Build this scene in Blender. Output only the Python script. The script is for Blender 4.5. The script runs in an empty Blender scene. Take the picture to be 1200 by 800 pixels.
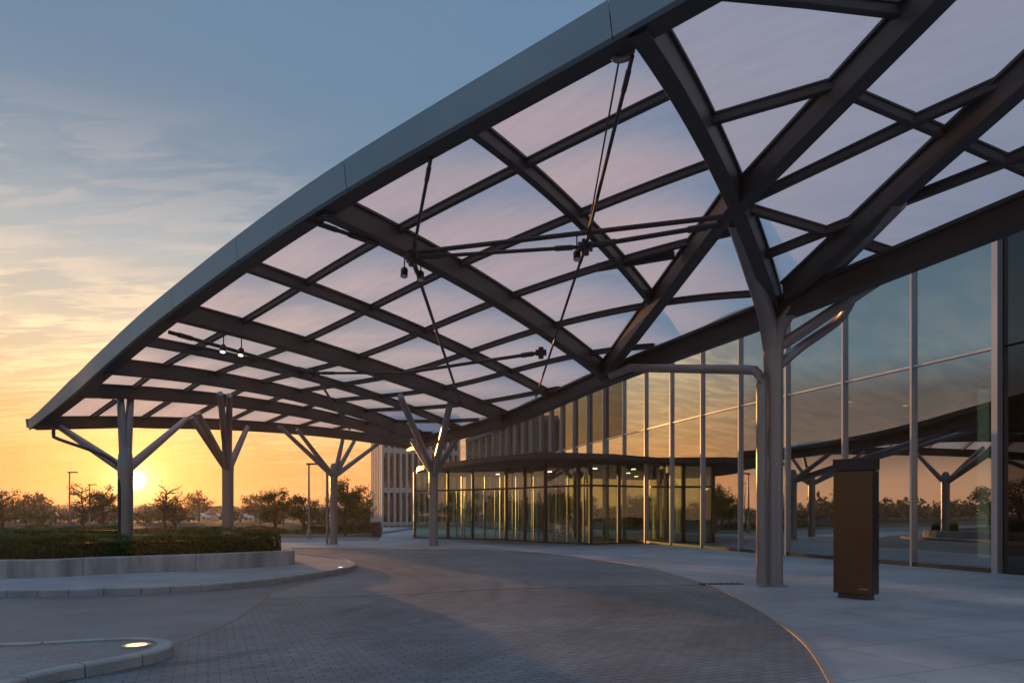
import bpy, bmesh, math, random
from mathutils import Vector, Matrix
from mathutils.bvhtree import BVHTree
R = math.radians
rnd = random.Random(7)
scene = bpy.context.scene
COL = scene.collection
F, CH, HY = 800.0, 1.6, 600.0          # focal length in photo pixels, eye height, horizon row

def P(px, py, Z):                       # a photo pixel at a depth -> world point
    return Vector(((px-600)/F*Z, Z, CH+(HY-py)/F*Z))
def G(px, py, z=0.0):                   # a photo pixel on a level -> world point
    Z = (CH-z)*F/(py-HY)
    return Vector(((px-600)/F*Z, Z, z))

# ------------------------------------------------------------------ materials
MATS = {}
def new_mat(name):
    m = bpy.data.materials.new(name); m.use_nodes = True
    nt = m.node_tree; nt.nodes.clear()
    out = nt.nodes.new('ShaderNodeOutputMaterial')
    MATS[name] = m
    return m, nt, out
def N(nt, kind, **kw):
    n = nt.nodes.new(kind)
    for k, v in kw.items():
        if k.startswith('i_'):
            key = k[2:]
            key = int(key) if key.isdigit() else key.replace('_', ' ')
            n.inputs[key].default_value = v
        else: setattr(n, k, v)
    return n
def c4(c): return (c[0], c[1], c[2], 1.0)
def coords(nt, scale=(1, 1, 1), rot=(0, 0, 0)):
    tc = N(nt, 'ShaderNodeTexCoord')
    mp = N(nt, 'ShaderNodeMapping'); mp.inputs['Scale'].default_value = scale; mp.inputs['Rotation'].default_value = rot
    nt.links.new(tc.outputs['Object'], mp.inputs['Vector'])
    return mp.outputs['Vector']
def simple(name, col, rough=.5, metal=0.0, var=.15, vscale=3.0, bump=0.0, bscale=40.0, spec=.5, streak=False, coat=0.0):
    m, nt, out = new_mat(name)
    b = N(nt, 'ShaderNodeBsdfPrincipled'); b.inputs['Metallic'].default_value = metal
    b.inputs['Specular IOR Level'].default_value = spec
    v = coords(nt, (1, 1, .18) if streak else (1, 1, 1))
    n1 = N(nt, 'ShaderNodeTexNoise', i_Scale=vscale, i_Detail=7.0, i_Roughness=.62)
    nt.links.new(v, n1.inputs['Vector'])
    cr = N(nt, 'ShaderNodeValToRGB')
    cr.color_ramp.elements[0].position = .3; cr.color_ramp.elements[1].position = .7
    cr.color_ramp.elements[0].color = c4([x*(1-var) for x in col]); cr.color_ramp.elements[1].color = c4([min(1, x*(1+var)) for x in col])
    nt.links.new(n1.outputs['Fac'], cr.inputs['Fac']); nt.links.new(cr.outputs['Color'], b.inputs['Base Color'])
    mr = N(nt, 'ShaderNodeMapRange'); mr.inputs['To Min'].default_value = max(.02, rough-.1); mr.inputs['To Max'].default_value = min(1, rough+.12)
    nt.links.new(n1.outputs['Fac'], mr.inputs['Value']); nt.links.new(mr.outputs['Result'], b.inputs['Roughness'])
    if bump:
        n2 = N(nt, 'ShaderNodeTexNoise', i_Scale=bscale, i_Detail=5.0)
        nt.links.new(coords(nt), n2.inputs['Vector'])
        bp = N(nt, 'ShaderNodeBump', i_Strength=bump, i_Distance=.02)
        nt.links.new(n2.outputs['Fac'], bp.inputs['Height']); nt.links.new(bp.outputs['Normal'], b.inputs['Normal'])
    nt.links.new(b.outputs['BSDF'], out.inputs['Surface'])
    return m

simple('steel_dark', (.062, .056, .056), .48, .0, .22, 1.3, .05, 30)
simple('steel_column', (.30, .297, .30), .36, .35, .16, 1.0, .04, 25, streak=True)
simple('rod', (.05, .048, .05), .4, .3)
simple('fascia', (.27, .335, .37), .38, .55, .08, .6)
simple('aluminium', (.52, .53, .55), .35, .6, .1, 1.0, streak=True)
simple('frame_dark', (.06, .06, .06), .4, .3)
simple('bronze', (.125, .074, .036), .33, .65, .10, 1.2, .03, 60)
simple('black_metal', (.02, .02, .022), .35, .2)
simple('concrete', (.35, .36, .36), .75, 0, .22, .9, .25, 60)
simple('concrete_wall', (.40, .395, .38), .8, 0, .45, 2.2, .35, 25, streak=True)
simple('kerb_stone', (.36, .355, .34), .8, 0, .25, 2.0, .3, 40)
simple('edge_strip', (.42, .33, .24), .5, 0, .2, 2.0)
simple('soil', (.06, .045, .03), .95, 0, .4, 3, .5, 20)
simple('lawn', (.07, .10, .022), .9, 0, .45, .5, .5, 15)
simple('terrain', (.055, .065, .025), .95, 0, .5, .02)
simple('bark', (.07, .052, .04), .9, 0, .3, 6, .5, 20)
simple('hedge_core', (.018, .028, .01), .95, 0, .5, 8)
simple('stone_pale', (.66, .60, .56), .7, 0, .12, 1.2, .1, 30)
simple('white_paint', (.75, .75, .73), .35, 0, .05)
simple('car_silver', (.45, .46, .48), .25, .5, .04)
simple('car_dark', (.05, .06, .09), .25, .3, .04)
simple('car_glass', (.015, .018, .02), .06, 0, .05)
simple('tyre', (.018, .018, .018), .8)
simple('roof_tile', (.16, .075, .05), .8, 0, .25, 2)
simple('interior_floor', (.20, .19, .17), .3, 0, .1, .5)
simple('interior_wall', (.13, .12, .10), .8, 0, .2, .4)
simple('interior_ceiling', (.09, .085, .08), .8, 0, .2, .4)
simple('blind', (.45, .50, .46), .7, 0, .12, 1.0, streak=True)

def leaf_mat(name, c1, c2):
    m, nt, out = new_mat(name)
    oi = N(nt, 'ShaderNodeTexNoise', i_Scale=2.2, i_Detail=4.0)
    nt.links.new(coords(nt), oi.inputs['Vector'])
    cr = N(nt, 'ShaderNodeValToRGB'); cr.color_ramp.elements[0].position = .32; cr.color_ramp.elements[1].position = .68
    cr.color_ramp.elements[0].color = c4(c1); cr.color_ramp.elements[1].color = c4(c2)
    nt.links.new(oi.outputs['Fac'], cr.inputs['Fac'])
    d = N(nt, 'ShaderNodeBsdfPrincipled'); d.inputs['Roughness'].default_value = .5; d.inputs['Specular IOR Level'].default_value = .3
    t = N(nt, 'ShaderNodeBsdfTranslucent')
    nt.links.new(cr.outputs['Color'], d.inputs['Base Color']); nt.links.new(cr.outputs['Color'], t.inputs['Color'])
    mx = N(nt, 'ShaderNodeMixShader'); mx.inputs[0].default_value = .35
    nt.links.new(d.outputs[0], mx.inputs[1]); nt.links.new(t.outputs[0], mx.inputs[2]); nt.links.new(mx.outputs[0], out.inputs['Surface'])
leaf_mat('leaf_hedge', (.045, .09, .02), (.10, .17, .03))
leaf_mat('leaf_tree', (.045, .075, .018), (.10, .14, .03))
leaf_mat('leaf_autumn', (.09, .06, .02), (.15, .10, .03))
leaf_mat('leaf_far', (.04, .045, .02), (.07, .065, .03))

def schlick(nt, f0, k=1.0):             # two-sided Fresnel: f0 + (1-f0)(1-cos)^5
    lw = N(nt, 'ShaderNodeLayerWeight'); lw.inputs['Blend'].default_value = .5
    pw = N(nt, 'ShaderNodeMath', operation='POWER'); pw.inputs[1].default_value = 5.0; nt.links.new(lw.outputs['Facing'], pw.inputs[0])
    ma = N(nt, 'ShaderNodeMath', operation='MULTIPLY_ADD'); ma.inputs[1].default_value = (1-f0)*k; ma.inputs[2].default_value = f0
    nt.links.new(pw.outputs[0], ma.inputs[0]); return ma.outputs[0]
def membrane_mat():
    m, nt, out = new_mat('membrane')
    v = coords(nt, (1, 1, 1), (0, 0, R(35)))
    mp = N(nt, 'ShaderNodeMapping'); mp.inputs['Scale'].default_value = (.9, 5.0, 1)
    nt.links.new(v, mp.inputs['Vector'])
    n1 = N(nt, 'ShaderNodeTexNoise', i_Scale=1.2, i_Detail=6.0, i_Roughness=.6)
    nt.links.new(mp.outputs['Vector'], n1.inputs['Vector'])
    cr = N(nt, 'ShaderNodeValToRGB'); cr.color_ramp.elements[0].position = .25; cr.color_ramp.elements[1].position = .75
    cr.color_ramp.elements[0].color = (.82, .78, .79, 1); cr.color_ramp.elements[1].color = (.93, .90, .91, 1)
    nt.links.new(n1.outputs['Fac'], cr.inputs['Fac'])
    t = N(nt, 'ShaderNodeBsdfTranslucent'); nt.links.new(cr.outputs['Color'], t.inputs['Color'])
    g = N(nt, 'ShaderNodeBsdfGlossy'); g.inputs['Roughness'].default_value = .25; g.inputs['Color'].default_value = (.9, .9, .9, 1)
    mx = N(nt, 'ShaderNodeMixShader')
    tr = N(nt, 'ShaderNodeBsdfTransparent'); tr.inputs['Color'].default_value = (.69, .685, .75, 1)
    m2 = N(nt, 'ShaderNodeMixShader'); m2.inputs[0].default_value = .34
    nt.links.new(t.outputs[0], m2.inputs[1]); nt.links.new(tr.outputs[0], m2.inputs[2])
    nt.links.new(schlick(nt, .035), mx.inputs[0]); nt.links.new(m2.outputs[0], mx.inputs[1]); nt.links.new(g.outputs[0], mx.inputs[2])
    nt.links.new(mx.outputs[0], out.inputs['Surface'])
membrane_mat()

def glass_mat(name, tint, refl, rough=0.0, wav=.0):
    m, nt, out = new_mat(name)
    tr = N(nt, 'ShaderNodeBsdfTransparent'); tr.inputs['Color'].default_value = c4(tint)
    gl = N(nt, 'ShaderNodeBsdfGlossy'); gl.inputs['Roughness'].default_value = rough; gl.inputs['Color'].default_value = (.93, .96, .97, 1)
    mx = N(nt, 'ShaderNodeMixShader'); nt.links.new(schlick(nt, refl), mx.inputs[0])
    nt.links.new(tr.outputs[0], mx.inputs[1]); nt.links.new(gl.outputs[0], mx.inputs[2])
    if wav:
        n = N(nt, 'ShaderNodeTexNoise', i_Scale=.35, i_Detail=1.0); nt.links.new(coords(nt), n.inputs['Vector'])
        bp = N(nt, 'ShaderNodeBump', i_Strength=wav, i_Distance=.02); nt.links.new(n.outputs['Fac'], bp.inputs['Height'])
        nt.links.new(bp.outputs['Normal'], gl.inputs['Normal'])
    nt.links.new(mx.outputs[0], out.inputs['Surface'])
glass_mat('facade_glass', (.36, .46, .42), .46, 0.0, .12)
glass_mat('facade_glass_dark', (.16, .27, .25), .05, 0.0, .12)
glass_mat('door_glass', (.66, .78, .66), .13)
glass_mat('spandrel_glass', (.03, .06, .06), .10)
glass_mat('office_glass', (.10, .16, .16), .25)

def brick_mat(name, c1, c2, cm, bw, bh, rot, bump, patch=.3, mortar=.006, tracks=False):
    m, nt, out = new_mat(name)
    v = coords(nt, (1, 1, 1), (0, 0, rot))
    br = N(nt, 'ShaderNodeTexBrick', i_Scale=1.0, i_Mortar_Size=mortar, i_Mortar_Smooth=.2, i_Bias=0.0, i_Brick_Width=bw, i_Row_Height=bh)
    br.offset = .5
    br.inputs['Color1'].default_value = c4(c1); br.inputs['Color2'].default_value = c4(c2); br.inputs['Mortar'].default_value = c4(cm)
    nt.links.new(v, br.inputs['Vector'])
    n1 = N(nt, 'ShaderNodeTexNoise', i_Scale=.35, i_Detail=8.0, i_Roughness=.65); nt.links.new(v, n1.inputs['Vector'])
    n2 = N(nt, 'ShaderNodeTexNoise', i_Scale=90.0, i_Detail=3.0); nt.links.new(v, n2.inputs['Vector'])
    mr = N(nt, 'ShaderNodeMapRange'); mr.inputs['From Min'].default_value = .3; mr.inputs['From Max'].default_value = .7
    mr.inputs['To Min'].default_value = 1-patch; mr.inputs['To Max'].default_value = 1+patch
    nt.links.new(n1.outputs['Fac'], mr.inputs['Value'])
    mr2 = N(nt, 'ShaderNodeMapRange'); mr2.inputs['To Min'].default_value = .7; mr2.inputs['To Max'].default_value = 1.3
    nt.links.new(n2.outputs['Fac'], mr2.inputs['Value'])
    mm = N(nt, 'ShaderNodeMath', operation='MULTIPLY'); nt.links.new(mr.outputs[0], mm.inputs[0]); nt.links.new(mr2.outputs[0], mm.inputs[1])
    if tracks:                          # rubber left by turning wheels, on arcs round the island
        dn = N(nt, 'ShaderNodeVectorMath', operation='DISTANCE'); dn.inputs[1].default_value = (-9.5, 14.5, 0)
        nt.links.new(coords(nt), dn.inputs[0])
        wob = N(nt, 'ShaderNodeTexNoise', i_Scale=.22, i_Detail=2.0); nt.links.new(coords(nt), wob.inputs['Vector'])
        pat = N(nt, 'ShaderNodeTexNoise', i_Scale=.5, i_Detail=5.0); nt.links.new(coords(nt), pat.inputs['Vector'])
        d0 = N(nt, 'ShaderNodeMath', operation='MULTIPLY_ADD'); d0.inputs[1].default_value = 2.2; nt.links.new(wob.outputs['Fac'], d0.inputs[0]); nt.links.new(dn.outputs['Value'], d0.inputs[2])
        acc = None
        for r_, wd_, st in ((7.6, .22, .8), (9.15, .22, .9), (8.3, .2, .5), (9.9, .2, .55), (11.6, .25, .6), (13.1, .22, .45)):
            q1 = N(nt, 'ShaderNodeMath', operation='COMPARE')
            q = N(nt, 'ShaderNodeMapRange'); q.interpolation_type = 'SMOOTHSTEP'
            ab = N(nt, 'ShaderNodeMath', operation='SUBTRACT'); ab.inputs[1].default_value = r_+1.1; nt.links.new(d0.outputs[0], ab.inputs[0])
            a2 = N(nt, 'ShaderNodeMath', operation='ABSOLUTE'); nt.links.new(ab.outputs[0], a2.inputs[0])
            q.inputs['From Min'].default_value = wd_; q.inputs['From Max'].default_value = .04; q.inputs['To Max'].default_value = st
            nt.links.new(a2.outputs[0], q.inputs['Value']); nt.nodes.remove(q1)
            if acc is None: acc = q.outputs[0]
            else:
                mx_ = N(nt, 'ShaderNodeMath', operation='MAXIMUM'); nt.links.new(acc, mx_.inputs[0]); nt.links.new(q.outputs[0], mx_.inputs[1]); acc = mx_.outputs[0]
        pr = N(nt, 'ShaderNodeMapRange'); pr.inputs['From Min'].default_value = .38; pr.inputs['From Max'].default_value = .66; pr.inputs['To Max'].default_value = .42; nt.links.new(pat.outputs['Fac'], pr.inputs['Value'])
        ts = N(nt, 'ShaderNodeMath', operation='MULTIPLY'); nt.links.new(acc, ts.inputs[0]); nt.links.new(pr.outputs[0], ts.inputs[1])
        iv = N(nt, 'ShaderNodeMath', operation='SUBTRACT'); iv.inputs[0].default_value = 1.0; nt.links.new(ts.outputs[0], iv.inputs[1])
        m4 = N(nt, 'ShaderNodeMath', operation='MULTIPLY'); nt.links.new(mm.outputs[0], m4.inputs[0]); nt.links.new(iv.outputs[0], m4.inputs[1]); mm = m4
    vm = N(nt, 'ShaderNodeVectorMath', operation='SCALE'); nt.links.new(br.outputs['Color'], vm.inputs[0]); nt.links.new(mm.outputs[0], vm.inputs['Scale'])
    b = N(nt, 'ShaderNodeBsdfPrincipled'); nt.links.new(vm.outputs[0], b.inputs['Base Color'])
    mr3 = N(nt, 'ShaderNodeMapRange'); mr3.inputs['To Min'].default_value = .45; mr3.inputs['To Max'].default_value = .75
    nt.links.new(n1.outputs['Fac'], mr3.inputs['Value']); nt.links.new(mr3.outputs[0], b.inputs['Roughness'])
    b.inputs['Specular IOR Level'].default_value = .4
    ad = N(nt, 'ShaderNodeMath', operation='MULTIPLY_ADD'); ad.inputs[1].default_value = -1.0
    nt.links.new(br.outputs['Fac'], ad.inputs[0])
    ms = N(nt, 'ShaderNodeMath', operation='MULTIPLY'); ms.inputs[1].default_value = .5; nt.links.new(n2.outputs['Fac'], ms.inputs[0]); nt.links.new(ms.outputs[0], ad.inputs[2])
    bp = N(nt, 'ShaderNodeBump', i_Strength=bump, i_Distance=.012); nt.links.new(ad.outputs[0], bp.inputs['Height'])
    nt.links.new(bp.outputs['Normal'], b.inputs['Normal'])
    nt.links.new(b.outputs[0], out.inputs['Surface'])
brick_mat('pavers', (.165, .18, .19), (.225, .235, .245), (.065, .07, .075), .21, .105, R(-24), .6, .42, .006, True)
brick_mat('pavers_fine', (.20, .212, .225), (.24, .25, .26), (.14, .147, .155), .21, .105, R(-24), .35, .35, .006, True)
brick_mat('slabs', (.37, .385, .395), (.41, .42, .43), (.22, .225, .23), 1.2, 1.2, R(-22), .35, .34, .011)
simple('asphalt', (.06, .06, .058), .95, 0, .3, .3, .5, 30, .05)
brick_mat('driveway', (.17, .178, .185), (.18, .188, .195), (.175, .183, .19), 5, 5, 0, .35, .42, .006, True)

def emit(name, col, s):
    m, nt, out = new_mat(name)
    e = N(nt, 'ShaderNodeEmission'); e.inputs['Color'].default_value = c4(col); e.inputs['Strength'].default_value = s
    nt.links.new(e.outputs[0], out.inputs['Surface'])
emit('lamp_warm', (1, .60, .20), 3.5)
emit('lamp_white', (1, .85, .62), 3.0)
emit('lamp_interior', (1, .60, .25), 5.0)
emit('lamp_lobby', (1, .66, .28), 28.0)
emit('lit_column', (1.0, .92, .62), .35)

# ------------------------------------------------------------------ mesh helpers
class MB:
    def __init__(s): s.v = []; s.f = []
    def add(s, vs, fs):
        o = len(s.v); s.v += [tuple(v) for v in vs]; s.f += [tuple(i+o for i in f) for f in fs]; return s
    def box(s, c, d, rz=0.0):
        c = Vector(c); m = Matrix.Rotation(rz, 3, 'Z'); vs = []
        for x in (-.5, .5):
            for y in (-.5, .5):
                for z in (-.5, .5): vs.append(c + m @ Vector((x*d[0], y*d[1], z*d[2])))
        return s.add(vs, [(0,1,3,2),(4,6,7,5),(0,4,5,1),(2,3,7,6),(0,2,6,4),(1,5,7,3)])
    def sweep(s, pts, prof, caps=True, up=None, scale=None):
        pts = [Vector(p) for p in pts]; n = len(pts); k = len(prof); vs = []
        for i, p in enumerate(pts):
            t = (pts[min(i+1, n-1)] - pts[max(i-1, 0)]).normalized()
            u0 = Vector(up) if up else Vector((0, 0, 1))
            if abs(t.dot(u0)) > .97: u0 = Vector((.31, .95, 0))
            side = t.cross(u0).normalized(); u = side.cross(t).normalized()
            sc = scale[i] if scale else 1.0
            for a, b in prof: vs.append(p + side*a*sc + u*b*sc)
        fs = []
        for i in range(n-1):
            for j in range(k):
                j2 = (j+1) % k
                fs.append((i*k+j, i*k+j2, (i+1)*k+j2, (i+1)*k+j))
        if caps: fs += [tuple(range(k-1, -1, -1)), tuple((n-1)*k+j for j in range(k))]
        return s.add(vs, fs)
    def tube(s, pts, r, n=12, scale=None): return s.sweep(pts, [(r*math.cos(2*math.pi*i/n), r*math.sin(2*math.pi*i/n)) for i in range(n)], scale=scale)
    def prism(s, poly, z0, z1, bottom=True):
        n = len(poly)
        vs = [(p[0], p[1], z0) for p in poly] + [(p[0], p[1], z1) for p in poly]
        fs = [tuple(range(n, 2*n))] + [(i, (i+1) % n, n+(i+1) % n, n+i) for i in range(n)]
        if bottom: fs.append(tuple(range(n-1, -1, -1)))
        return s.add(vs, fs)
    def sheet(s, poly, z): return s.add([(p[0], p[1], z) for p in poly], [tuple(range(len(poly)))])
    def lathe(s, c, prof, n=16):
        vs = []
        for r, z in prof:
            for i in range(n):
                a = 2*math.pi*i/n; vs.append((c[0]+r*math.cos(a), c[1]+r*math.sin(a), c[2]+z))
        fs = []
        for k in range(len(prof)-1):
            for i in range(n): fs.append((k*n+i, k*n+(i+1) % n, (k+1)*n+(i+1) % n, (k+1)*n+i))
        fs += [tuple(range(n-1, -1, -1)), tuple((len(prof)-1)*n+i for i in range(n))]
        return s.add(vs, fs)
    def build(s, name, mat, parent=None, smooth=False, world=True, bevel=0.0):
        me = bpy.data.meshes.new(name)
        org = parent_loc(parent) if (parent and world) else Vector((0, 0, 0))
        me.from_pydata([(v[0]-org.x, v[1]-org.y, v[2]-org.z) for v in s.v], [], s.f)
        bm = bmesh.new(); bm.from_mesh(me); bmesh.ops.recalc_face_normals(bm, faces=bm.faces); bm.to_mesh(me); bm.free()
        me.materials.append(MATS[mat]); me.update()
        if smooth:
            for p in me.polygons: p.use_smooth = True
            try: me.set_sharp_from_angle(angle=R(40))
            except Exception: pass
        o = bpy.data.objects.new(name, me); COL.objects.link(o)
        if parent: o.parent = parent
        if bevel:
            b = o.modifiers.new('bevel', 'BEVEL'); b.width = bevel; b.segments = 2; b.limit_method = 'ANGLE'
        return o
def parent_loc(o):
    l = Vector((0, 0, 0))
    while o: l += o.location; o = o.parent
    return l
def tag(o, label=None, cat=None, group=None, kind=None):
    if label: o['label'] = label
    if cat: o['category'] = cat
    if group: o['group'] = group
    if kind: o['kind'] = kind
    return o
def thing(name, loc, label, cat, group=None):
    o = bpy.data.objects.new(name, None); COL.objects.link(o); o.location = loc
    o.empty_display_size = .2
    return tag(o, label, cat, group)
def copy_tree(o, parent=None):
    c = o.copy(); COL.objects.link(c)
    if parent: c.parent = parent
    for ch in list(o.children): copy_tree(ch, c)
    return c
def rect(w, h, b0=0.0): return [(-w/2, b0), (w/2, b0), (w/2, b0+h), (-w/2, b0+h)]
def tee(w, h, fl=.05, ft=.045):
    c = .012
    return [(-w/2+c, 0), (w/2-c, 0), (w/2, c), (w/2, h-ft), (w/2+fl, h-ft), (w/2+fl, h), (-w/2-fl, h), (-w/2-fl, h-ft), (-w/2, h-ft), (-w/2, c)]
def crom(pts, x):                       # Catmull-Rom through pts at parameter x
    n = len(pts)-1; x = max(0, min(n-1e-6, x)); i = int(x); f = x-i
    p0 = pts[i-1] if i > 0 else 2*pts[0]-pts[1]
    p1, p2 = pts[i], pts[i+1]
    p3 = pts[i+2] if i+2 <= n else 2*pts[n]-pts[n-1]
    return .5*((2*p1)+(p2-p0)*f+(2*p0-5*p1+4*p2-p3)*f*f+(3*p1-p0-3*p2+p3)*f**3)
def curve(pts, k=8):
    pts = [Vector(p) for p in pts]; return [crom(pts, i/k) for i in range((len(pts)-1)*k+1)]

# ------------------------------------------------------------------ camera, light, sky
cam = bpy.data.cameras.new('camera'); co = bpy.data.objects.new('camera', cam); COL.objects.link(co)
cam.lens = 24; cam.sensor_width = 36; cam.sensor_fit = 'HORIZONTAL'
co.location = (0, 0, CH); co.rotation_euler = (R(90), 0, 0); cam.shift_y = 200/1200
cam.clip_start = .05; cam.clip_end = 6000
scene.camera = co

SUN_EL, SUN_AZ = 2.35, -28.9            # degrees above horizon, from +Y towards +X
sdir = Vector((math.sin(R(SUN_AZ))*math.cos(R(SUN_EL)), math.cos(R(SUN_AZ))*math.cos(R(SUN_EL)), math.sin(R(SUN_EL))))
sl = bpy.data.lights.new('sun', 'SUN'); sl.energy = 5.0; sl.angle = R(.55); sl.color = (1, .43, .12)
so = bpy.data.objects.new('sun', sl); COL.objects.link(so); so.rotation_euler = (-sdir).to_track_quat('-Z', 'Y').to_euler()
so.location = sdir*200

w = bpy.data.worlds.new('World'); scene.world = w; w.use_nodes = True
nt = w.node_tree; nt.nodes.clear(); L = nt.links.new
out = N(nt, 'ShaderNodeOutputWorld'); bg = N(nt, 'ShaderNodeBackground'); L(bg.outputs[0], out.inputs[0])
bg.inputs['Strength'].default_value = .15
sky = N(nt, 'ShaderNodeTexSky'); sky.sky_type = 'NISHITA'; sky.sun_disc = False
sky.sun_elevation = R(SUN_EL); sky.sun_rotation = R(SUN_AZ); sky.air_density = 1.0; sky.dust_density = 1.0; sky.ozone_density = 1.5
tc = N(nt, 'ShaderNodeTexCoord')
sep = N(nt, 'ShaderNodeSeparateXYZ'); L(tc.outputs['Generated'], sep.inputs[0])
dot = N(nt, 'ShaderNodeVectorMath', operation='DOT_PRODUCT'); L(tc.outputs['Generated'], dot.inputs[0]); dot.inputs[1].default_value = sdir
def M(op, a, b=None, c=None, clamp=False):
    n = N(nt, 'ShaderNodeMath', operation=op); n.use_clamp = clamp
    for i, x in enumerate((a, b, c)):
        if x is None: continue
        if isinstance(x, (int, float)): n.inputs[i].default_value = x
        else: L(x, n.inputs[i])
    return n.outputs[0]
def mixc(fac, a, b, bt='MIX'):
    n = N(nt, 'ShaderNodeMix'); n.data_type = 'RGBA'; n.blend_type = bt; n.clamp_factor = False
    for i, x in ((0, fac), (6, a), (7, b)):
        if isinstance(x, (int, float)): n.inputs[i].default_value = x
        elif isinstance(x, tuple): n.inputs[i].default_value = c4(x)
        else: L(x, n.inputs[i])
    return n.outputs[2]
def ramp(fac, stops):
    n = N(nt, 'ShaderNodeValToRGB'); cr = n.color_ramp
    while len(cr.elements) < len(stops): cr.elements.new(.5)
    for e, (p, c) in zip(cr.elements, stops): e.position = p; e.color = c4(c)
    L(fac, n.inputs[0]); return n.outputs[0]
SKYMIX = True
el = M('MAXIMUM', sep.outputs[2], 0.0)
# evening air, unseen parts shaped for their light: elevation bands on the sun side and on the far side, laid over the physical sky
K = 1/.15
def k(c): return tuple(x*K for x in c)
warm = ramp(el, [(0.0, (.72, .17, .045)), (.04, (.76, .22, .055)), (.11, (.72, .37, .14)), (.17, (.64, .47, .28)), (.22, (.55, .49, .37)), (.33, (.36, .41, .43)), (.43, (.165, .25, .335)), (.53, (.09, .165, .265)), (.62, (.08, .15, .25)), (.85, (.24, .36, .55)), (1.0, (.28, .42, .64))])  # top stops brightened out of view to light the roof panels and road
cool = ramp(el, [(0.0, (.85, .40, .22)), (.045, (.64, .34, .22)), (.075, (.16, .125, .12)), (.15, (.085, .10, .12)), (.2, (.17, .29, .37)), (.35, (.12, .215, .31)), (.6, (.11, .20, .32)), (.85, (.24, .36, .55)), (1.0, (.28, .42, .64))])  # dark low band invented to darken the glass reflections; zenith brightened likewise
az = M('MULTIPLY_ADD', dot.outputs['Value'], .5, .5)
side = N(nt, 'ShaderNodeMapRange'); side.interpolation_type = 'SMOOTHSTEP'
side.inputs['From Min'].default_value = .93; side.inputs['From Max'].default_value = .985; L(az, side.inputs['Value'])
air = mixc(side.outputs[0], cool, warm)
airk = mixc(1.0, air, (K, K, K), 'MULTIPLY')
base = mixc(.93, sky.outputs[0], airk)
# thin clouds on a flat layer
inv = M('DIVIDE', 1.0, M('ADD', el, .09))
cx = M('MULTIPLY', sep.outputs[0], inv); cy = M('MULTIPLY', sep.outputs[1], inv)
cv = N(nt, 'ShaderNodeCombineXYZ'); L(cx, cv.inputs[0]); L(cy, cv.inputs[1])
def cloud(scale, lo, hi, stretch, seed, rot):
    mp = N(nt, 'ShaderNodeMapping'); mp.inputs['Scale'].default_value = stretch; mp.inputs['Location'].default_value = (seed, seed*.7, 0); mp.inputs['Rotation'].default_value = (0, 0, rot)
    L(cv.outputs[0], mp.inputs['Vector'])
    n = N(nt, 'ShaderNodeTexNoise', i_Scale=scale, i_Detail=9.0, i_Roughness=.58, i_Distortion=.35); L(mp.outputs[0], n.inputs['Vector'])
    r_ = N(nt, 'ShaderNodeMapRange'); r_.interpolation_type = 'SMOOTHSTEP'; r_.inputs['From Min'].default_value = lo; r_.inputs['From Max'].default_value = hi
    L(n.outputs['Fac'], r_.inputs['Value']); return r_.outputs[0]
ccol = ramp(el, [(0.0, (.90, .30, .08)), (.08, (1.0, .48, .16)), (.2, (1.02, .76, .45)), (.33, (.46, .45, .44)), (.5, (.17, .225, .30)), (1.0, (.2, .28, .42))])
cloudk = mixc(1.0, ccol, (K, K, K), 'MULTIPLY')
fade = M('MULTIPLY', M('MULTIPLY', el, 14.0, clamp=True), M('MULTIPLY_ADD', side.outputs[0], .92, .08))
c1 = M('MULTIPLY', cloud(.9, .42, .64, (1, 1.6, 1), 3.1, .5), .75)
c2 = M('MULTIPLY', cloud(5.5, .45, .59, (.6, 2.2, 1), 8.3, .6), 1.0)
cl = M('MULTIPLY', M('ADD', c1, M('MULTIPLY', c2, M('MULTIPLY_ADD', c1, 1.0, .6)), clamp=True), fade)
base = mixc(cl, base, cloudk)
# the sun itself and its aureole
dv = M('MAXIMUM', dot.outputs['Value'], 0.0)
def glow(p, col, s):
    return mixc(1.0, (0, 0, 0), mixc(1.0, tuple(x*s*K for x in col), M('POWER', dv, p), 'MULTIPLY'), 'ADD')
for p_, c_, s_ in ((30, (1, .42, .08), .10), (250, (1, .50, .10), .7), (3500, (1, .75, .30), 1.6)):
    base = mixc(1.0, base, glow(p_, c_, s_), 'ADD')
disc = N(nt, 'ShaderNodeMapRange'); disc.interpolation_type = 'SMOOTHSTEP'
disc.inputs['From Min'].default_value = math.cos(R(.75)); disc.inputs['From Max'].default_value = math.cos(R(.35)); L(dot.outputs['Value'], disc.inputs['Value'])
base = mixc(1.0, base, mixc(1.0, (12*K, 9*K, 5*K), disc.outputs[0], 'MULTIPLY'), 'ADD')
L(base, bg.inputs['Color'])

vs = scene.view_settings; vs.view_transform = 'Standard'; vs.look = 'None'; vs.exposure = .28; vs.gamma = 1; vs.use_curve_mapping = False
try:
    scene.cycles.max_bounces = 10; scene.cycles.transparent_max_bounces = 24; scene.cycles.transmission_bounces = 6
    scene.cycles.caustics_reflective = False; scene.cycles.caustics_refractive = False; scene.cycles.sample_clamp_indirect = 6
    scene.cycles.use_denoising = True
except Exception: pass

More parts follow.
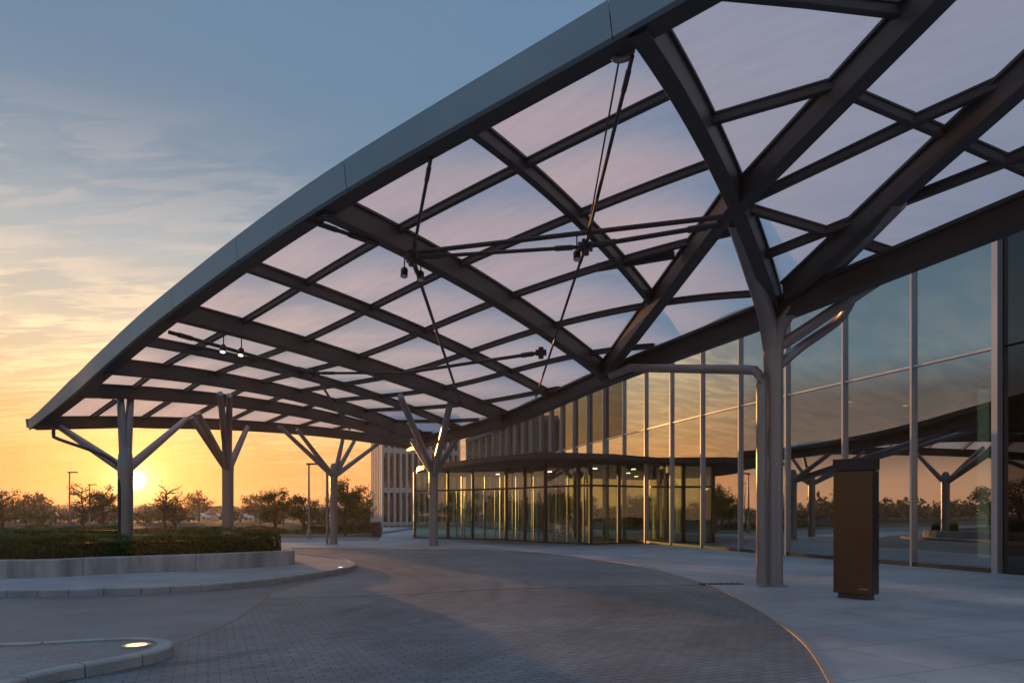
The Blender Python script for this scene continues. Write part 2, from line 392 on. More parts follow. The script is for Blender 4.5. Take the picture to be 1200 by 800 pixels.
# ------------------------------------------------------------------ canopy surface (underside of the main ribs)
ST = ['X', 'E', 'M', 'A', 'R3', 'R5', 'R7', 'R8', 'R9']
IN = [Vector(p) for p in ((13.5, -1.5, 6.4), (10.4, 5.2, 6.35), (8.0, 10.6, 6.17), (5.75, 14.9, 5.85), (2.8, 20.3, 5.48), (-.26, 26, 4.98), (-4.1, 33, 4.9), (-5.0, 36, 5.0), (-5.85, 39, 5.2))]
OU = [Vector(p) for p in ((13.0, -2.2, 8.1), (9.3, 2.2, 8.1), (5.2, 5.6, 7.93), (1.53, 8.5, 7.58), (-3.45, 12, 6.85), (-8.1, 16, 6.14), (-11.45, 19, 5.46), (-13.5, 21.0, 5.12), (-16.2, 23, 4.36))]
BU = [.1, .2, .35, .5, .3, .22, .55, .58, .45]
def sIO(s):
    b = crom([Vector((x, 0, 0)) for x in BU], s).x
    return crom(IN, s), crom(OU, s), b
def surf(s, t, dz=0.0):                 # t = 0 inner edge, 1 outer edge
    i, o, b = sIO(s)
    p = i.lerp(o, t); p.z += 4*b*t*(1-t) + dz
    return p
def length(s):
    i, o, b = sIO(s); return ((i-o)*Vector((1, 1, 0))).length if False else math.hypot(i.x-o.x, i.y-o.y)
gv, gf = [], []
NS, NT = 160, 40
for a in range(NS+1):
    for b in range(NT+1): gv.append(surf(8*a/NS, -.06+1.09*b/NT))
for a in range(NS):
    for b in range(NT):
        q = a*(NT+1)+b; gf.append((q, q+1, q+NT+2, q+NT+1))
BV = BVHTree.FromPolygons(gv, gf)
CAMP = Vector((0, 0, CH))
def SP(px, py, dz=0.0):                 # where the view line through a photo pixel meets the canopy surface
    d = Vector(((px-600)/F, 1, (HY-py)/F)).normalized()
    h = BV.ray_cast(CAMP-Vector((0, 0, dz)), d)
    if h[0] is None:
        h = BV.find_nearest(CAMP+d*20); print('MISS', px, py)
    return h[0] + Vector((0, 0, dz))
def RIM(px, dz=.1):                     # point of the far rim rib at a photo column
    best = min((surf(8, q/200) for q in range(201)), key=lambda v: abs(600+F*v.x/v.y-px)); return best+Vector((0, 0, dz))
def SZ(px, Z, dz=0.0, fallback=5.0):    # canopy surface above a plan position
    x = (px-600)/F*Z
    h = BV.ray_cast(Vector((x, Z, 0)), Vector((0, 0, 1)))
    if h[0] is None:
        h = BV.find_nearest(Vector((x, Z, fallback))); print('MISSZ', px, Z, h[0])
    return h[0] + Vector((0, 0, dz))

canopy = thing('canopy', (-4, 20, 0), 'sweeping curved entrance canopy of dark steel ribs and translucent roof panels on branching columns', 'canopy')
# main ribs
for s in (3, 4, 5, 6, 7, 8):
    MB().sweep([surf(s, -.01+1.0*i/24) for i in range(25)], tee(.26, .45)).build('rib', 'steel_dark', canopy)
# secondary ribs (between the main ones)
for s, t0 in ((3.5, .17), (4.5, 0), (5.5, 0)):
    MB().sweep([surf(s, t0+(.99-t0)*i/20, .19) for i in range(21)], tee(.15, .26, .04)).build('secondary_rib', 'steel_dark', canopy)
# diagonal members of the near bay
def on_surf(pts, dz=0.0, n=10):
    out_ = []
    for (a, b) in zip(pts[:-1], pts[1:]):
        for i in range(n): out_.append(SP(a[0]+(b[0]-a[0])*i/n, a[1]+(b[1]-a[1])*i/n, dz))
    out_.append(SP(*pts[-1], dz)); return out_
MB().sweep(on_surf([(862, 252), (1110, 0), (1160, -50)], .01), tee(.26, .43)).build('diagonal_beam', 'steel_dark', canopy)
MB().sweep(on_surf([(925, 352), (1060, 232), (1200, 108), (1300, 20)], .02), tee(.24, .41)).build('diagonal_beam', 'steel_dark', canopy)
MB().sweep(on_surf([(868, 236), (712, 440)], .0), tee(.28, .42)).build('diagonal_beam', 'steel_dark', canopy)
# purlins parallel to the outer edge
DS = [1.9, 3.75, 5.6, 7.45, 9.3, 11.2, 13.2, 15.2, 17.2]
for d in DS[:8]:
    pts = []
    for i in range(0, 101):
        s = 8 - 5.0*i/100; t = 1-d/length(s)
        if t < .01: break
        pts.append(surf(s, t, .30))
    if len(pts) > 2: MB().sweep(pts, tee(.10, .14, .02, .03)).build('purlin', 'steel_dark', canopy)
for px in ([(823, 150), (988, 103)], [(874, 242), (1075, 147), (1200, 92), (1290, 50)], [(897, 304), (992, 267), (1175, 197), (1260, 160)],
           [(1000, 118), (1100, 161), (1220, 214)], [(878, 250), (962, 275), (1062, 307)], [(838, -2), (945, 8), (1064, 22)], [(700, 318), (790, 303)], [(860, 190), (905, 178)][:0]):
    if px: MB().sweep(on_surf(px, .27), tee(.11, .16, .02, .03)).build('purlin', 'steel_dark', canopy)
# inner edge beam with its gutter
inner = [crom(IN, .3+7.7*i/80) for i in range(81)]
MB().sweep([p+Vector((0, 0, -.12)) for p in inner], tee(.32, .46, .10, .07)).build('edge_beam', 'steel_dark', canopy)
inn2 = [p+Vector((.34, .18, .28)) for p in inner]
MB().sweep(inn2, [(-.11, 0), (.11, 0), (.13, .2), (-.13, .2)]).build('gutter', 'steel_dark', canopy)
# outer edge: soffit beam and metal fascia sections
outer = [crom(OU, .3+7.7*i/80) for i in range(81)]
def inward(s):
    i, o, b = sIO(s); v = (i-o); v.z = 0; return v.normalized()
so_pts = []
for i in range(81):
    s = .3+7.7*i/80; so_pts.append(crom(OU, s)+inward(s)*.17+Vector((0, 0, .05)))
MB().sweep(so_pts, rect(.36, .36)).build('soffit_beam', 'steel_dark', canopy)
cuts = [.3, 1.2, 2.1, 3.05, 3.85, 4.4, 4.9, 5.4, 5.9, 6.4, 7.0, 7.6, 8.0]
for a, b in zip(cuts[:-1], cuts[1:]):
    pts = []
    for i in range(13):
        s = a+.0012+(b-a-.0024)*i/12; pts.append(crom(OU, s)-inward(s)*.05)
    MB().sweep(pts, [(-.03, .03), (.03, 0), (.03, .06), (-.0, .52), (-.04, .52)], scale=[1-.42*max(0, (a+(b-a)*i/12-7.0)) for i in range(13)]).build('fascia_panel', 'fascia', canopy)
# rim rib capping at the far end
MB().sweep([surf(8, t/20)+Vector((-.22, .13, .1)) for t in range(21)], rect(.12, .30)).build('fascia_panel', 'fascia', canopy)
# roof panels
dl = [0.02]+DS
bays = [(3.0, 3.5), (3.5, 4.0), (4.0, 4.5), (4.5, 5.0), (5.0, 5.5), (5.5, 6.0), (6.0, 7.0), (7.0, 8.0)]
for a, b in bays:
    for d0, d1 in zip(dl[:-1], dl[1:]):
        if max(length(a), length(b)) <= d0+.05: continue
        n = 12; vs, fs = [], []; bul = .15*min(1, (max(length(a), length(b))-d0)/2)
        for i in range(n+1):
            s = a+(b-a)*i/n
            for j in range(n+1):
                d = d0+(d1-d0)*j/n; t = max(-.01, 1-d/length(s))
                vs.append(surf(s, t, .46+bul*math.sin(math.pi*i/n)*math.sin(math.pi*j/n)))
        for i in range(n):
            for j in range(n):
                q = i*(n+1)+j; fs.append((q, q+1, q+n+2, q+n+1))
        MB().add(vs, fs).build('roof_panel', 'membrane', canopy, smooth=True)
vs, fs = [], []
n1, n2 = 44, 16
for i in range(n1+1):
    for j in range(n2+1): vs.append(surf(.3+2.7*i/n1, -.01+1.0*j/n2, .46))
for i in range(n1):
    for j in range(n2):
        q = i*(n2+1)+j; fs.append((q, q+1, q+n2+2, q+n2+1))
MB().add(vs, fs).build('roof_panel', 'membrane', canopy, smooth=True)
# tension rods with turnbuckle ends, and node castings
def rod(a, b, r=.03, cap=True):
    a, b = Vector(a), Vector(b); d = (b-a).normalized()
    m = MB().tube([a, b], r, 8)
    if cap:
        m.tube([a+d*.25, a+d*.6], r*1.3, 8); m.tube([b-d*.6, b-d*.25], r*1.4, 8)
    return m.build('tie_rod', 'rod', canopy, smooth=True)
def node(p):
    m = MB().tube([p+Vector((0, 0, -.16)), p+Vector((0, 0, .14))], .075, 10)
    m.box(p, (.34, .05, .12), .6); m.box(p, (.34, .05, .12), -.8)
    return m.build('node_casting', 'rod', canopy)
na = SP(686, 289, -.10); nb = SP(483, 302, -.10); nc = SP(634, 413, -.10); nd = SP(368, 437, -.08); ne = SP(532, 427, -.05)
for p in (na, nb, nc, nd): node(p)
rod(SP(741, 66, -.05), na); rod(na, SP(628, 465, -.05)); rod(SP(505, 185, -.05), nb); rod(nb, SP(541, 476, -.06), .04)
rod(nb+Vector((0, 0, .1)), SP(848, 254, .0), .05, False); rod(nb, na, .04); rod(na, SP(845, 263, -.06), .05)
rod(SP(358, 257, .05), SP(442, 286, -.02), .04); rod(SP(198, 389, -.08), nd, .05); rod(nd, SP(410, 503, -.05), .04)
rod(nd, SP(470, 437, .1), .04); rod(SP(472, 437, .1), nc, .05); pass

rod(SP(727, 62, .05), na, .014, False)
# drain elbow at the fascia
MB().tube(curve([P(716, 58, 9.0), P(722, 70, 9.0), P(738, 66, 9.0), P(741, 52, 9.0)], 6), .045, 10).build('pipe_elbow', 'steel_column', canopy, smooth=True)
# spotlights clamped to the ribs
def spot(p, lit, d=(0, -.3, -1)):
    d = Vector(d).normalized()
    o = MB().tube([p+Vector((0, 0, .3)), p], .015, 6).tube([p, p+d*.04, p+d*.20], .075, 12, [.6, 1, 1]).build('spotlight', 'black_metal', canopy, smooth=True)
    MB().tube([p+d*.202, p+d*.212], .062, 12).build('lens', 'lamp_white' if lit else 'white_paint', o, smooth=True)
spot(SP(262, 404, -.1), True); spot(SP(283, 408, -.1), True); spot(SP(493, 318, -.1), False); spot(SP(474, 314, -.1), False)
spot(SP(676, 294, -.1), False)

# columns: trunk with branches
def column(base, spring, r, branches, smooth=True, mat='steel_column', br=.11, r2=None):
    b = Vector(base); top = Vector((b.x, b.y, spring))
    tr = MB().lathe(b, [(r*1.0, 0), (r, .05), (r, spring-b.z-.5), (r*1.05, spring-b.z-.2), (r*.9, spring-b.z+.25), (r*.5, spring-b.z+.40)], 24).build('column', mat, canopy, smooth=True)
    MB().lathe(b, [(r*1.5, 0), (r*1.5, .02), (r*1.08, .03), (r*1.08, .07)], 24).build('base_plate', mat, tr, smooth=True)
    for e in branches:
        e = Vector(e); hdir = Vector((e.x-top.x, e.y-top.y, 0)).normalized()
        st = top + hdir*r*.25 + Vector((0, 0, -.25))
        pts = [st.lerp(e, q_/12) for q_ in range(13)]
        n = len(pts)
        MB().tube(pts, br, 10, [1.35-.45*i/(n-1) for i in range(n)]).build('branch', mat, tr, smooth=True)
    return tr
cA = Vector((5.70, 14.9, 0))
# near column
trA = column(cA, P(905, 400, 14.9).z, .205, [], br=.2)
def branch(pts, r, sc, mat='steel_column'):
    p = curve(pts, 6); n = len(p)
    MB().tube(p, r, 14, [sc[0]+(sc[1]-sc[0])*i/(n-1) for i in range(n)]).build('branch', mat, trA, smooth=True)
topA = P(906, 440, 14.9)
branch([topA, P(904, 405, 14.88), P(897, 365, 14.65), P(881, 315, 14.0), SP(862, 258, .2)], .2, (1.0, .85))
branch([topA, P(909, 405, 14.88), P(922, 370, 14.6), P(975, 318, 13.6), SP(1054, 238, .1)], .17, (1.0, .75))
branch([P(910, 405, 14.9), P(930, 395, 14.8), P(985, 358, 14.0), crom(IN, 2.42)+Vector((0, 0, .05))], .13, (1.1, .8))
branch([P(912, 428, 14.95), P(940, 405, 15.1), P(985, 372, 14.4), crom(IN, 2.6)+Vector((0, 0, .05))], .11, (1.1, .8))
pipe = [P(892, 684, 14.65), P(892, 450, 14.65), P(891, 441, 14.65), P(885, 434, 14.75), P(872, 433, 14.9), P(738, 431, 18.5), P(716, 440, 19.4)]
MB().tube(pipe, .105, 12).build('drainpipe', 'steel_column', trA, smooth=True)
MB().lathe(cA, [(.24, .0), (.24, .03), (.215, .05)], 24).build('base_collar', 'steel_column', trA, smooth=True)
# second column, by the entrance
c2 = Vector(((508-600)/F*32.8, 32.8, 0))
column(c2, P(508, 549, 32.8).z, .22, [SP(469, 464, .08), SP(528, 471, .12), crom(IN, 5.5), SP(482, 515, .2)], br=.125)
c3 = Vector(((391-600)/F*34.4, 34.4, 0))
t3 = column(c3, P(391, 552, 34.4).z, .19, [SP(327, 499, .08), SP(348, 503, .08), RIM(403), RIM(417), RIM(446)], br=.10)
MB().tube([c3+Vector((-.32, -.05, 0)), c3+Vector((-.32, -.05, 3.9))], .06, 8).build('drainpipe', 'steel_column', t3, smooth=True)
c4_ = Vector(((267-600)/F*28, 28, .45))
t4 = column(c4_, P(267, 542, 28).z, .225, [SP(224, 489, .08), SP(232, 484, .08), SP(258, 461, .1), SP(290, 500, .08), SP(269, 463, .1)], br=.115)
c5 = Vector(((147-600)/F*22, 22, .45))
t5 = column(c5, P(147, 541, 22).z, .225, [RIM(70), SP(141, 466, .1), SP(153, 466, .1), SP(218, 491, .08)], br=.12)
MB().tube(curve([P(63, 500, 22.3), P(63, 509, 22.3), P(68, 514, 22.3), P(121, 533, 22.1), P(139, 548, 22), P(140, 570, 21.8), P(140, 640, 21.8)], 5), .055, 8).build('drainpipe', 'steel_dark', t5, smooth=True)

# ------------------------------------------------------------------ glass building
WP = [(1170, 17.9), (1075, 20.2), (992, 22.7), (925, 25.2), (865, 27.8), (822, 30.5), (788, 33.1), (757, 35.8), (731, 38.2), (709, 40.6), (691, 43), (674, 45.4), (659, 47.8), (646.6, 50.2), (634.5, 52.5),
      (624, 54.9), (614, 57.2), (604.5, 59.6), (595.5, 62), (587, 64.3), (579, 66.7), (571, 69), (563, 71.3), (555.5, 73.6), (548, 75.9)]
W = [Vector(((x-600)/F*z, z, 0)) for x, z in WP]
# ease the measured kinks
for _ in range(3): W = [W[0]]+[(W[i-1]+2*W[i]+W[i+1])/4 for i in range(1, len(W)-1)]+[W[-1]]
BH, TR = 9.35, 5.92
bld = thing('glass_building', W[4], 'tall curved glass curtain wall building with dark green reflecting panes and slim silver mullions', 'building')
def wn(i):                              # outward normal at wall vertex i
    t = (W[min(i+1, len(W)-1)]-W[max(i-1, 0)]).normalized(); return Vector((-t.y, t.x, 0))
Z3 = Vector((0, 0, 1))
def bh(i): return (9.0, 9.15)[i] if i < 2 else BH
for i in range(len(W)-1):
    a, b = W[i], W[i+1]; n = wn(i)
    for z0, z1, z2 in ((.12, TR-.03, TR-.03), (TR+.03, bh(i), bh(i+1))):
        e = (b-a).normalized()*.03
        vs = [a+e+Z3*z0, b-e+Z3*z0, b-e+Z3*z2, a+e+Z3*z1]
        vs = [v+n*.0 for v in vs]+[v-n*.03 for v in vs]
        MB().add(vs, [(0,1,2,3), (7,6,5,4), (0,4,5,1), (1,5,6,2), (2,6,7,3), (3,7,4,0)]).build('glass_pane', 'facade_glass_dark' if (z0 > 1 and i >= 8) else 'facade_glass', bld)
for i in range(len(W)):
    n = wn(i); a = math.atan2(n.y, n.x)
    big = i == 0; far = i > 8
    m = MB().box(W[i]+n*.05+Z3*(bh(i)/2), (.20 if big else (.30 if far else .14), .16 if big else (.05 if far else .06), bh(i)), a)
    m.build('mullion', 'aluminium', bld)
MB().sweep([v+wn(i)*.03+Z3*(TR-.03) for i, v in enumerate(W)], rect(.07, .06)).build('transom', 'aluminium', bld)
MB().sweep([v+wn(i)*.03+Z3*.005 for i, v in enumerate(W)], rect(.12, .115)).build('sill', 'frame_dark', bld)
MB().sweep([v+wn(i)*.05+Z3*bh(i) for i, v in enumerate(W)], rect(.4, .4)).build('parapet', 'fascia', bld)
back = [v-wn(i)*(9.0 if i < 20 else 7) for i, v in enumerate(W)]
endp = W[0]+Vector((1.55, -3.2, 0))
poly = W+back[::-1]
def strip(z0, z1, off0, mat, name):
    vs, fs = [], []
    for i in range(len(W)):
        a = W[i]-wn(i)*off0; b = back[i]
        k_ = (BH-bh(i)) if z0 > 8 else 0
        vs += [a+Z3*(z0-k_), b+Z3*(z0-k_), b+Z3*(z1-k_), a+Z3*(z1-k_)]
    for i in range(len(W)-1):
        q = i*4
        for j in range(4): fs.append((q+j, q+(j+1) % 4, q+4+(j+1) % 4, q+4+j))
    fs += [(0, 1, 2, 3), ((len(W)-1)*4+3, (len(W)-1)*4+2, (len(W)-1)*4+1, (len(W)-1)*4)]
    MB().add(vs, fs).build(name, mat, bld)
strip(.0, .02, .05, 'interior_floor', 'floor_slab')
strip(TR-.35, TR+.05, .5, 'interior_ceiling', 'floor_slab')
strip(BH-.05, BH+.25, .06, 'interior_ceiling', 'roof')
vs, fs = [], []
for i in range(len(W)): vs += [back[i], back[i]+Z3*(bh(i)-.05)]
for i in range(len(W)-1): fs.append((2*i, 2*i+2, 2*i+3, 2*i+1))
MB().add(vs, fs).build('rear_wall', 'interior_wall', bld)
# roller blinds behind the upper panes
for i in range(9, len(W)-1):
    a, b = W[i]-wn(i)*.35, W[i+1]-wn(i)*.35
    f = rnd.choice((.25, .4, .55, .0, .35)); 
    if f == 0: continue
    g0 = a.lerp(b, .06); g1 = a.lerp(b, .06+f)
    MB().add([g0+Z3*(TR+.2), g1+Z3*(TR+.2), g1+Z3*(BH-.2), g0+Z3*(BH-.2)], [(0, 1, 2, 3)]).build('blind', 'blind', bld)
# interior columns and ceiling lights
for i in (1, 4, 7, 10, 13, 16, 19, 22):
    p = W[i]-wn(i)*3.2
    MB().lathe(p+Z3*.02, [(.25, 0), (.25, TR-.37)], 16).build('interior_column', 'interior_wall', bld, smooth=True)
for i in range(0, 22, 2):
    for dd in (1.6, 4.2):
        p = W[i].lerp(W[i+1], .5)-wn(i)*dd+Z3*(TR-.352)
        MB().lathe(p-Z3*.012, [(.085, 0), (.085, .01)], 12).build('ceiling_light', 'lamp_interior', bld)
p = P(1152, 600, 19.7); p.z = 0
MB().lathe(p+Z3*.3, [(.14, 0), (.14, 4.85)], 16).build('light_column', 'lit_column', bld, smooth=True)
# opaque end bay turning the corner beside the last wide mullion
n0 = wn(0); t0 = (W[0]-W[1]).normalized()
e0, e1 = W[0]+t0*.12, W[0]+t0*5.0
for z0, z1 in ((.0, TR-.03), (TR+.03, bh(0))):
    vs = [e0+Z3*z0-n0*.05, e1+Z3*z0-n0*.05, e1+Z3*z1-n0*.05, e0+Z3*z1-n0*.05]; vs += [v-n0*.1 for v in vs]
    MB().add(vs, [(0,1,2,3), (7,6,5,4), (0,4,5,1), (1,5,6,2), (2,6,7,3), (3,7,4,0)]).build('cladding_panel', 'spandrel_glass', bld)
MB().add([e0-n0*.3, e1-n0*.3, e1-n0*9, e0-n0*9, e0-n0*.3+Z3*(bh(0)-.1), e1-n0*.3+Z3*(bh(0)-.1), e1-n0*9+Z3*(bh(0)-.1), e0-n0*9+Z3*(bh(0)-.1)], [(0,1,5,4), (1,2,6,5), (2,3,7,6), (3,0,4,7), (4,5,6,7)]).build('corner_block', 'interior_wall', bld)

# ------------------------------------------------------------------ entrance vestibule
ves = thing('entrance_vestibule', (1, 36, 0), 'low glazed entrance vestibule under a flat dark roof slab at the glass wall', 'entrance')
fp = [Vector(((x-600)/F*z, z, 0)) for x, z in ((486, 42.5), (525, 41.3), (554, 40.0), (593, 38.6), (615, 37.2), (639.5, 35.6), (678, 34.2), (692, 33.7))]
side_pts = [fp[-1], Vector((5.4, 34.6, 0)), W[7]+wn(7)*.12]
path = fp+side_pts[1:]
VH = 4.1
for p in path[:-1]:
    MB().box(p+Z3*VH/2, (.16, .16, VH), .35).build('post', 'steel_dark', ves)
for a, b in zip(path[:-1], path[1:]):
    e = (b-a).normalized()*.09; nn = Vector((-(b-a).y, (b-a).x, 0)).normalized()*.012
    for z0, z1 in ((.08, 2.88), (2.98, VH-.02)):
        v = [a+e+Z3*z0, b-e+Z3*z0, b-e+Z3*z1, a+e+Z3*z1]; v = [x+nn for x in v]+[x-nn for x in v]
        MB().add(v, [(0,1,2,3), (7,6,5,4), (0,4,5,1), (1,5,6,2), (2,6,7,3), (3,7,4,0)]).build('glass_pane', 'door_glass', ves)
    m = MB()
    for zz, hh in ((2.88, .10), (.0, .08)): MB().sweep([a+e+Z3*zz, b-e+Z3*zz], rect(.08, hh)).build('rail', 'frame_dark', ves)
# sliding doors between the wider posts
for a, b in ((fp[3], fp[4]), (fp[4], fp[5]), (fp[5], fp[6]), (fp[2], fp[3]), (fp[1], fp[2])):
    for f in (.33, .66):
        p = a.lerp(b, f); MB().box(p+Vector((.03, .16, 1.46)), (.055, .055, 2.84), .35).build('door_stile', 'frame_dark', ves)
# inner lobby screen
inner_path = [p+Vector((.6, 3.2, 0)) for p in fp[1:]]
for i, (a, b) in enumerate(zip(inner_path[:-1], inner_path[1:])):
    m = MB()
    for f in (0, .5): m.box(a.lerp(b, f)+Z3*VH/2, (.09, .09, VH), .35)
    m.build('door_frame', 'bronze', ves)
rf = [Vector(p) for p in ((-6.2, 44.5, 0), (-5.4, 40.6, 0), (-3.2, 37.2, 0), (-.9, 33.9, 0), (1.35, 31.2, 0), (4.7, 32.3, 0), (7.4, 34.5, 0))]
front = curve(rf[:5], 6)+rf[5:]
backs = [W[7]+wn(7)*.2, W[9]+wn(9)*.2, W[11]+wn(11)*.2, W[13]+wn(13)*.2, Vector((-2, 49, 0)), Vector((-5, 49, 0))]
MB().prism([(p.x, p.y) for p in front+backs], VH+.02, VH+.22).build('roof_slab', 'steel_dark', ves)
MB().sweep([p+Z3*(VH+.0) for p in front], rect(.07, .26)).build('roof_fascia', 'frame_dark', ves)
for i in (1, 3, 5):
    f = (i+.6)/7; p = crom([Vector(q) for q in fp], f*7)+Vector((1.1, 2.0, VH+.0))
    p = p+Vector((.9, 2.4, 0))
    MB().lathe(p, [(.12, 0), (.12, .012)], 12).build('ceiling_light', 'lamp_lobby', ves)

# ------------------------------------------------------------------ pale stone office building
off = thing('office_building', (-13, 76, 0), 'pale stone office block with tall vertical fins beyond the entrance', 'building')
oa = Vector(((448-600)/F*74, 74, 0)); OHt = 12.5
ux = Vector((.907, .42, 0)); uy = Vector((-.42, .907, 0)); od, Lf, FS = 5.4, 8.9, .68
def opt(u, v, z=0): return oa+ux*u+uy*v+Z3*z
MB().add([opt(.2, .35), opt(Lf, .35), opt(Lf, od), opt(.2, od), opt(.2, .35, OHt), opt(Lf, .35, OHt), opt(Lf, od, OHt), opt(.2, od, OHt)], [(0,1,5,4), (1,2,6,5), (2,3,7,6), (3,0,4,7), (4,5,6,7)]).build('wall', 'stone_pale', off)
ra = math.atan2(ux.y, ux.x); nb_ = int(Lf/FS)
for i in range(nb_+1): MB().box(opt(i*FS, .05, OHt/2), (.20, .50, OHt), ra).build('fin', 'stone_pale', off)
for z, h in ((3.75, .55), (8.1, .5), (OHt-.3, .62), (.15, .4)):
    MB().box(opt(Lf/2, .17, z+h/2), (Lf-.21, .30, h), ra).build('band', 'stone_pale', off)
for i in range(nb_):
    for z0, z1 in ((.56, 3.74), (4.31, 8.09), (8.61, 12.19)):
        MB().box(opt((i+.5)*FS, .31, (z0+z1)/2), (FS-.21, .06, z1-z0), ra).build('window', 'office_glass', off)
for i in range(6):
    MB().box(opt(.08, .95+i*.8, OHt/2), (.30, .3, OHt), ra).build('fin', 'stone_pale', off)
# ------------------------------------------------------------------ ground
def S(o, kind='structure'): o['kind'] = kind; return o
S(MB().sheet([(-840, -80), (640, -80), (640, 800), (-840, 800)], -.03).build('ground', 'terrain'))
S(MB().sheet([(-75, -30), (60, -30), (60, 44), (-75, 44)], -.008).build('road', 'driveway'))
S(MB().sheet([(-160, 58), (-20, 58), (-8, 110), (-160, 130)], -.016).build('car_park', 'asphalt'))
edge = [G(1010, 880), G(975, 800), G(940, 750), G(890, 715), G(832, 686), G(760, 665), G(700, 655.5), G(620, 646.5), G(545, 643.5), G(480, 643.2), G(400, 642.2), G(325, 641.2), Vector((-17, 32.5, 0)), Vector((-27, 33, 0))]
ec = curve(edge, 8)
ec = [Vector((4.0, -8, 0))]+[Vector((p.x, p.y, 0)) for p in ec]
wallside = [W[0]+Vector((6, -26, 0)), W[0]+t0*5]+[W[i] for i in range(0, len(W))]+[Vector((-14, 74, 0)), Vector((-9.5, 50, 0)), Vector((-7.5, 38.5, 0)), Vector((-11, 36, 0)), Vector((-27, 37, 0))]
poly = ec+wallside[::-1]
def tri_sheet(poly, z, name, mat):
    bm = bmesh.new(); vs_ = [bm.verts.new((p[0], p[1], z)) for p in poly]; f = bm.faces.new(vs_)
    bmesh.ops.triangulate(bm, faces=[f]); me = bpy.data.meshes.new(name); bm.normal_update()
    if sum(fc.normal.z for fc in bm.faces) < 0: bmesh.ops.reverse_faces(bm, faces=bm.faces)
    bm.to_mesh(me); bm.free(); me.materials.append(MATS[mat]); o = bpy.data.objects.new(name, me); COL.objects.link(o); return S(o)
tri_sheet(poly, .004, 'pavement', 'slabs')
# flush edge strip along the pavement
S(MB().sweep([p+Z3*-.04 for p in ec[1:]], rect(.06, .050)).build('pavement_edge', 'edge_strip'))
# brick paving of the drop-off
lb = curve([G(311, 688), G(313, 697), G(300, 709), G(277, 725), G(245, 740), G(210, 752), Vector((-4.2, 6.6, 0)), Vector((-5.5, 3.0, 0)), Vector((-6, -8, 0))], 6)
fl = curve([G(316, 700.5), G(450, 697), G(560, 691), G(690, 687), G(829, 685)], 6)
k_near = [p for p in ec if p.y < fl[-1].y-.1]
pv = [Vector((p.x, p.y, 0)) for p in fl]+k_near[::-1]+[p for p in lb[::-1] if p.y < 12.6]
tri_sheet(pv, -.002, 'paving', 'pavers')
k_far = [p for p in ec if p.y > fl[-1].y+.05 and p.x > -7.0]
pv2 = [p+Vector((0, .05, 0)) for p in fl[::-1]]+[G(318, 699), G(360, 683), G(412, 672), G(425, 665), G(400, 656), G(345, 652)]+[]
pv2 = k_far[::-1]+[]
pv2 = [p+Vector((0, .06, 0)) for p in fl]+k_far+[Vector((-6.6, 24, 0)), G(425, 666), G(405, 674), G(360, 684), G(318, 694)]
tri_sheet(pv2, -.003, 'paving', 'pavers_fine')
S(MB().sweep([p+Z3*-.045 for p in fl], rect(.05, .045)).build('paving_joint', 'frame_dark'))
S(MB().sweep([p+Z3*-.045 for p in lb], rect(.03, .046)).build('paving_joint', 'frame_dark'))

# planted island: apron with kerb, raised planter wall, soil, hedges
ap = curve([Vector((-32, 14.5, 0)), Vector((-18, 13.2, 0)), G(0, 699), G(110, 697), G(200, 694), G(300, 686.5), G(400, 671.5), G(417, 665), G(404, 658.5), G(370, 654), Vector((-8.5, 26, 0)), Vector((-10, 29, 0)), Vector((-15, 31, 0)), Vector((-32, 31.5, 0))], 8)
AH = .13
def inset(path_, d):
    out_ = []
    for i, p in enumerate(path_):
        t = (path_[min(i+1, len(path_)-1)]-path_[max(i-1, 0)]); t.z = 0; t.normalize(); out_.append(p+Vector((-t.y, t.x, 0))*d)
    return out_
ap = [Vector((p.x, p.y, 0)) for p in ap]
tri_sheet([p for p in inset(ap, .1)], AH-.02, 'island', 'concrete')
# individual kerb stones along the island
def kerb(path_, name, w=.16, h=AH, step=.5):
    L_, acc = [path_[0]], 0
    m = MB(); seg = [path_[0]]
    for a, b in zip(path_[:-1], path_[1:]):
        d = (b-a).length; n = max(1, int(d/.12))
        for i in range(1, n+1):
            q = a.lerp(b, i/n); acc += d/n; seg.append(q)
            if acc >= step:
                dd = (seg[-1]-seg[-2]).normalized()*.014
                m.sweep([seg[0]]+seg[1:-1:2]+[seg[-1]-dd], [(-w, -.05), (0, -.05), (0, h-.02), (-.02, h), (-w, h)])
                seg = [q]; acc = 0
    if len(seg) > 1: m.sweep(seg, [(-w, -.05), (0, -.05), (0, h-.02), (-.02, h), (-w, h)])
    return S(m.build(name, 'kerb_stone'))
kerb([p for p in ap if p.x > -22], 'kerb')
pw = curve([Vector((-32, 16.6, 0)), Vector((-20, 15.6, 0)), G(0, 683), G(110, 678.5), G(230, 673), G(310, 668.5), Vector((-6.25, 19.3, 0)), Vector((-6.5, 20.3, 0)), Vector((-7.6, 22.5, 0)), Vector((-9.5, 25.5, 0)), Vector((-12, 29.4, 0)), Vector((-20, 30, 0)), Vector((-32, 30, 0))], 8)
pw = [Vector((p.x, p.y, 0)) for p in pw]
planter = thing('planter', (-9, 18, 0), 'long curved raised planter with a weathered pale concrete wall', 'planter')
seg, acc = [pw[0]], 0
wm = MB()
for a, b in zip(pw[:-1], pw[1:]):
    d = (b-a).length; n = max(1, int(d/.15))
    for i in range(1, n+1):
        q = a.lerp(b, i/n); acc += d/n; seg.append(q)
        if acc >= 2.4 or (b is pw[-1] and i == n):
            dd = (seg[-1]-seg[-2]).normalized()*.012
            wm.sweep([p+Z3*(AH-.03) for p in [seg[0]]+seg[1:-1]+[seg[-1]-dd]], [(-.3, 0), (0, 0), (0, .40), (-.02, .42), (-.3, .42)])
            seg = [q]; acc = 0
wm.build('wall', 'concrete_wall', planter)
bm_p = inset(pw, .28)
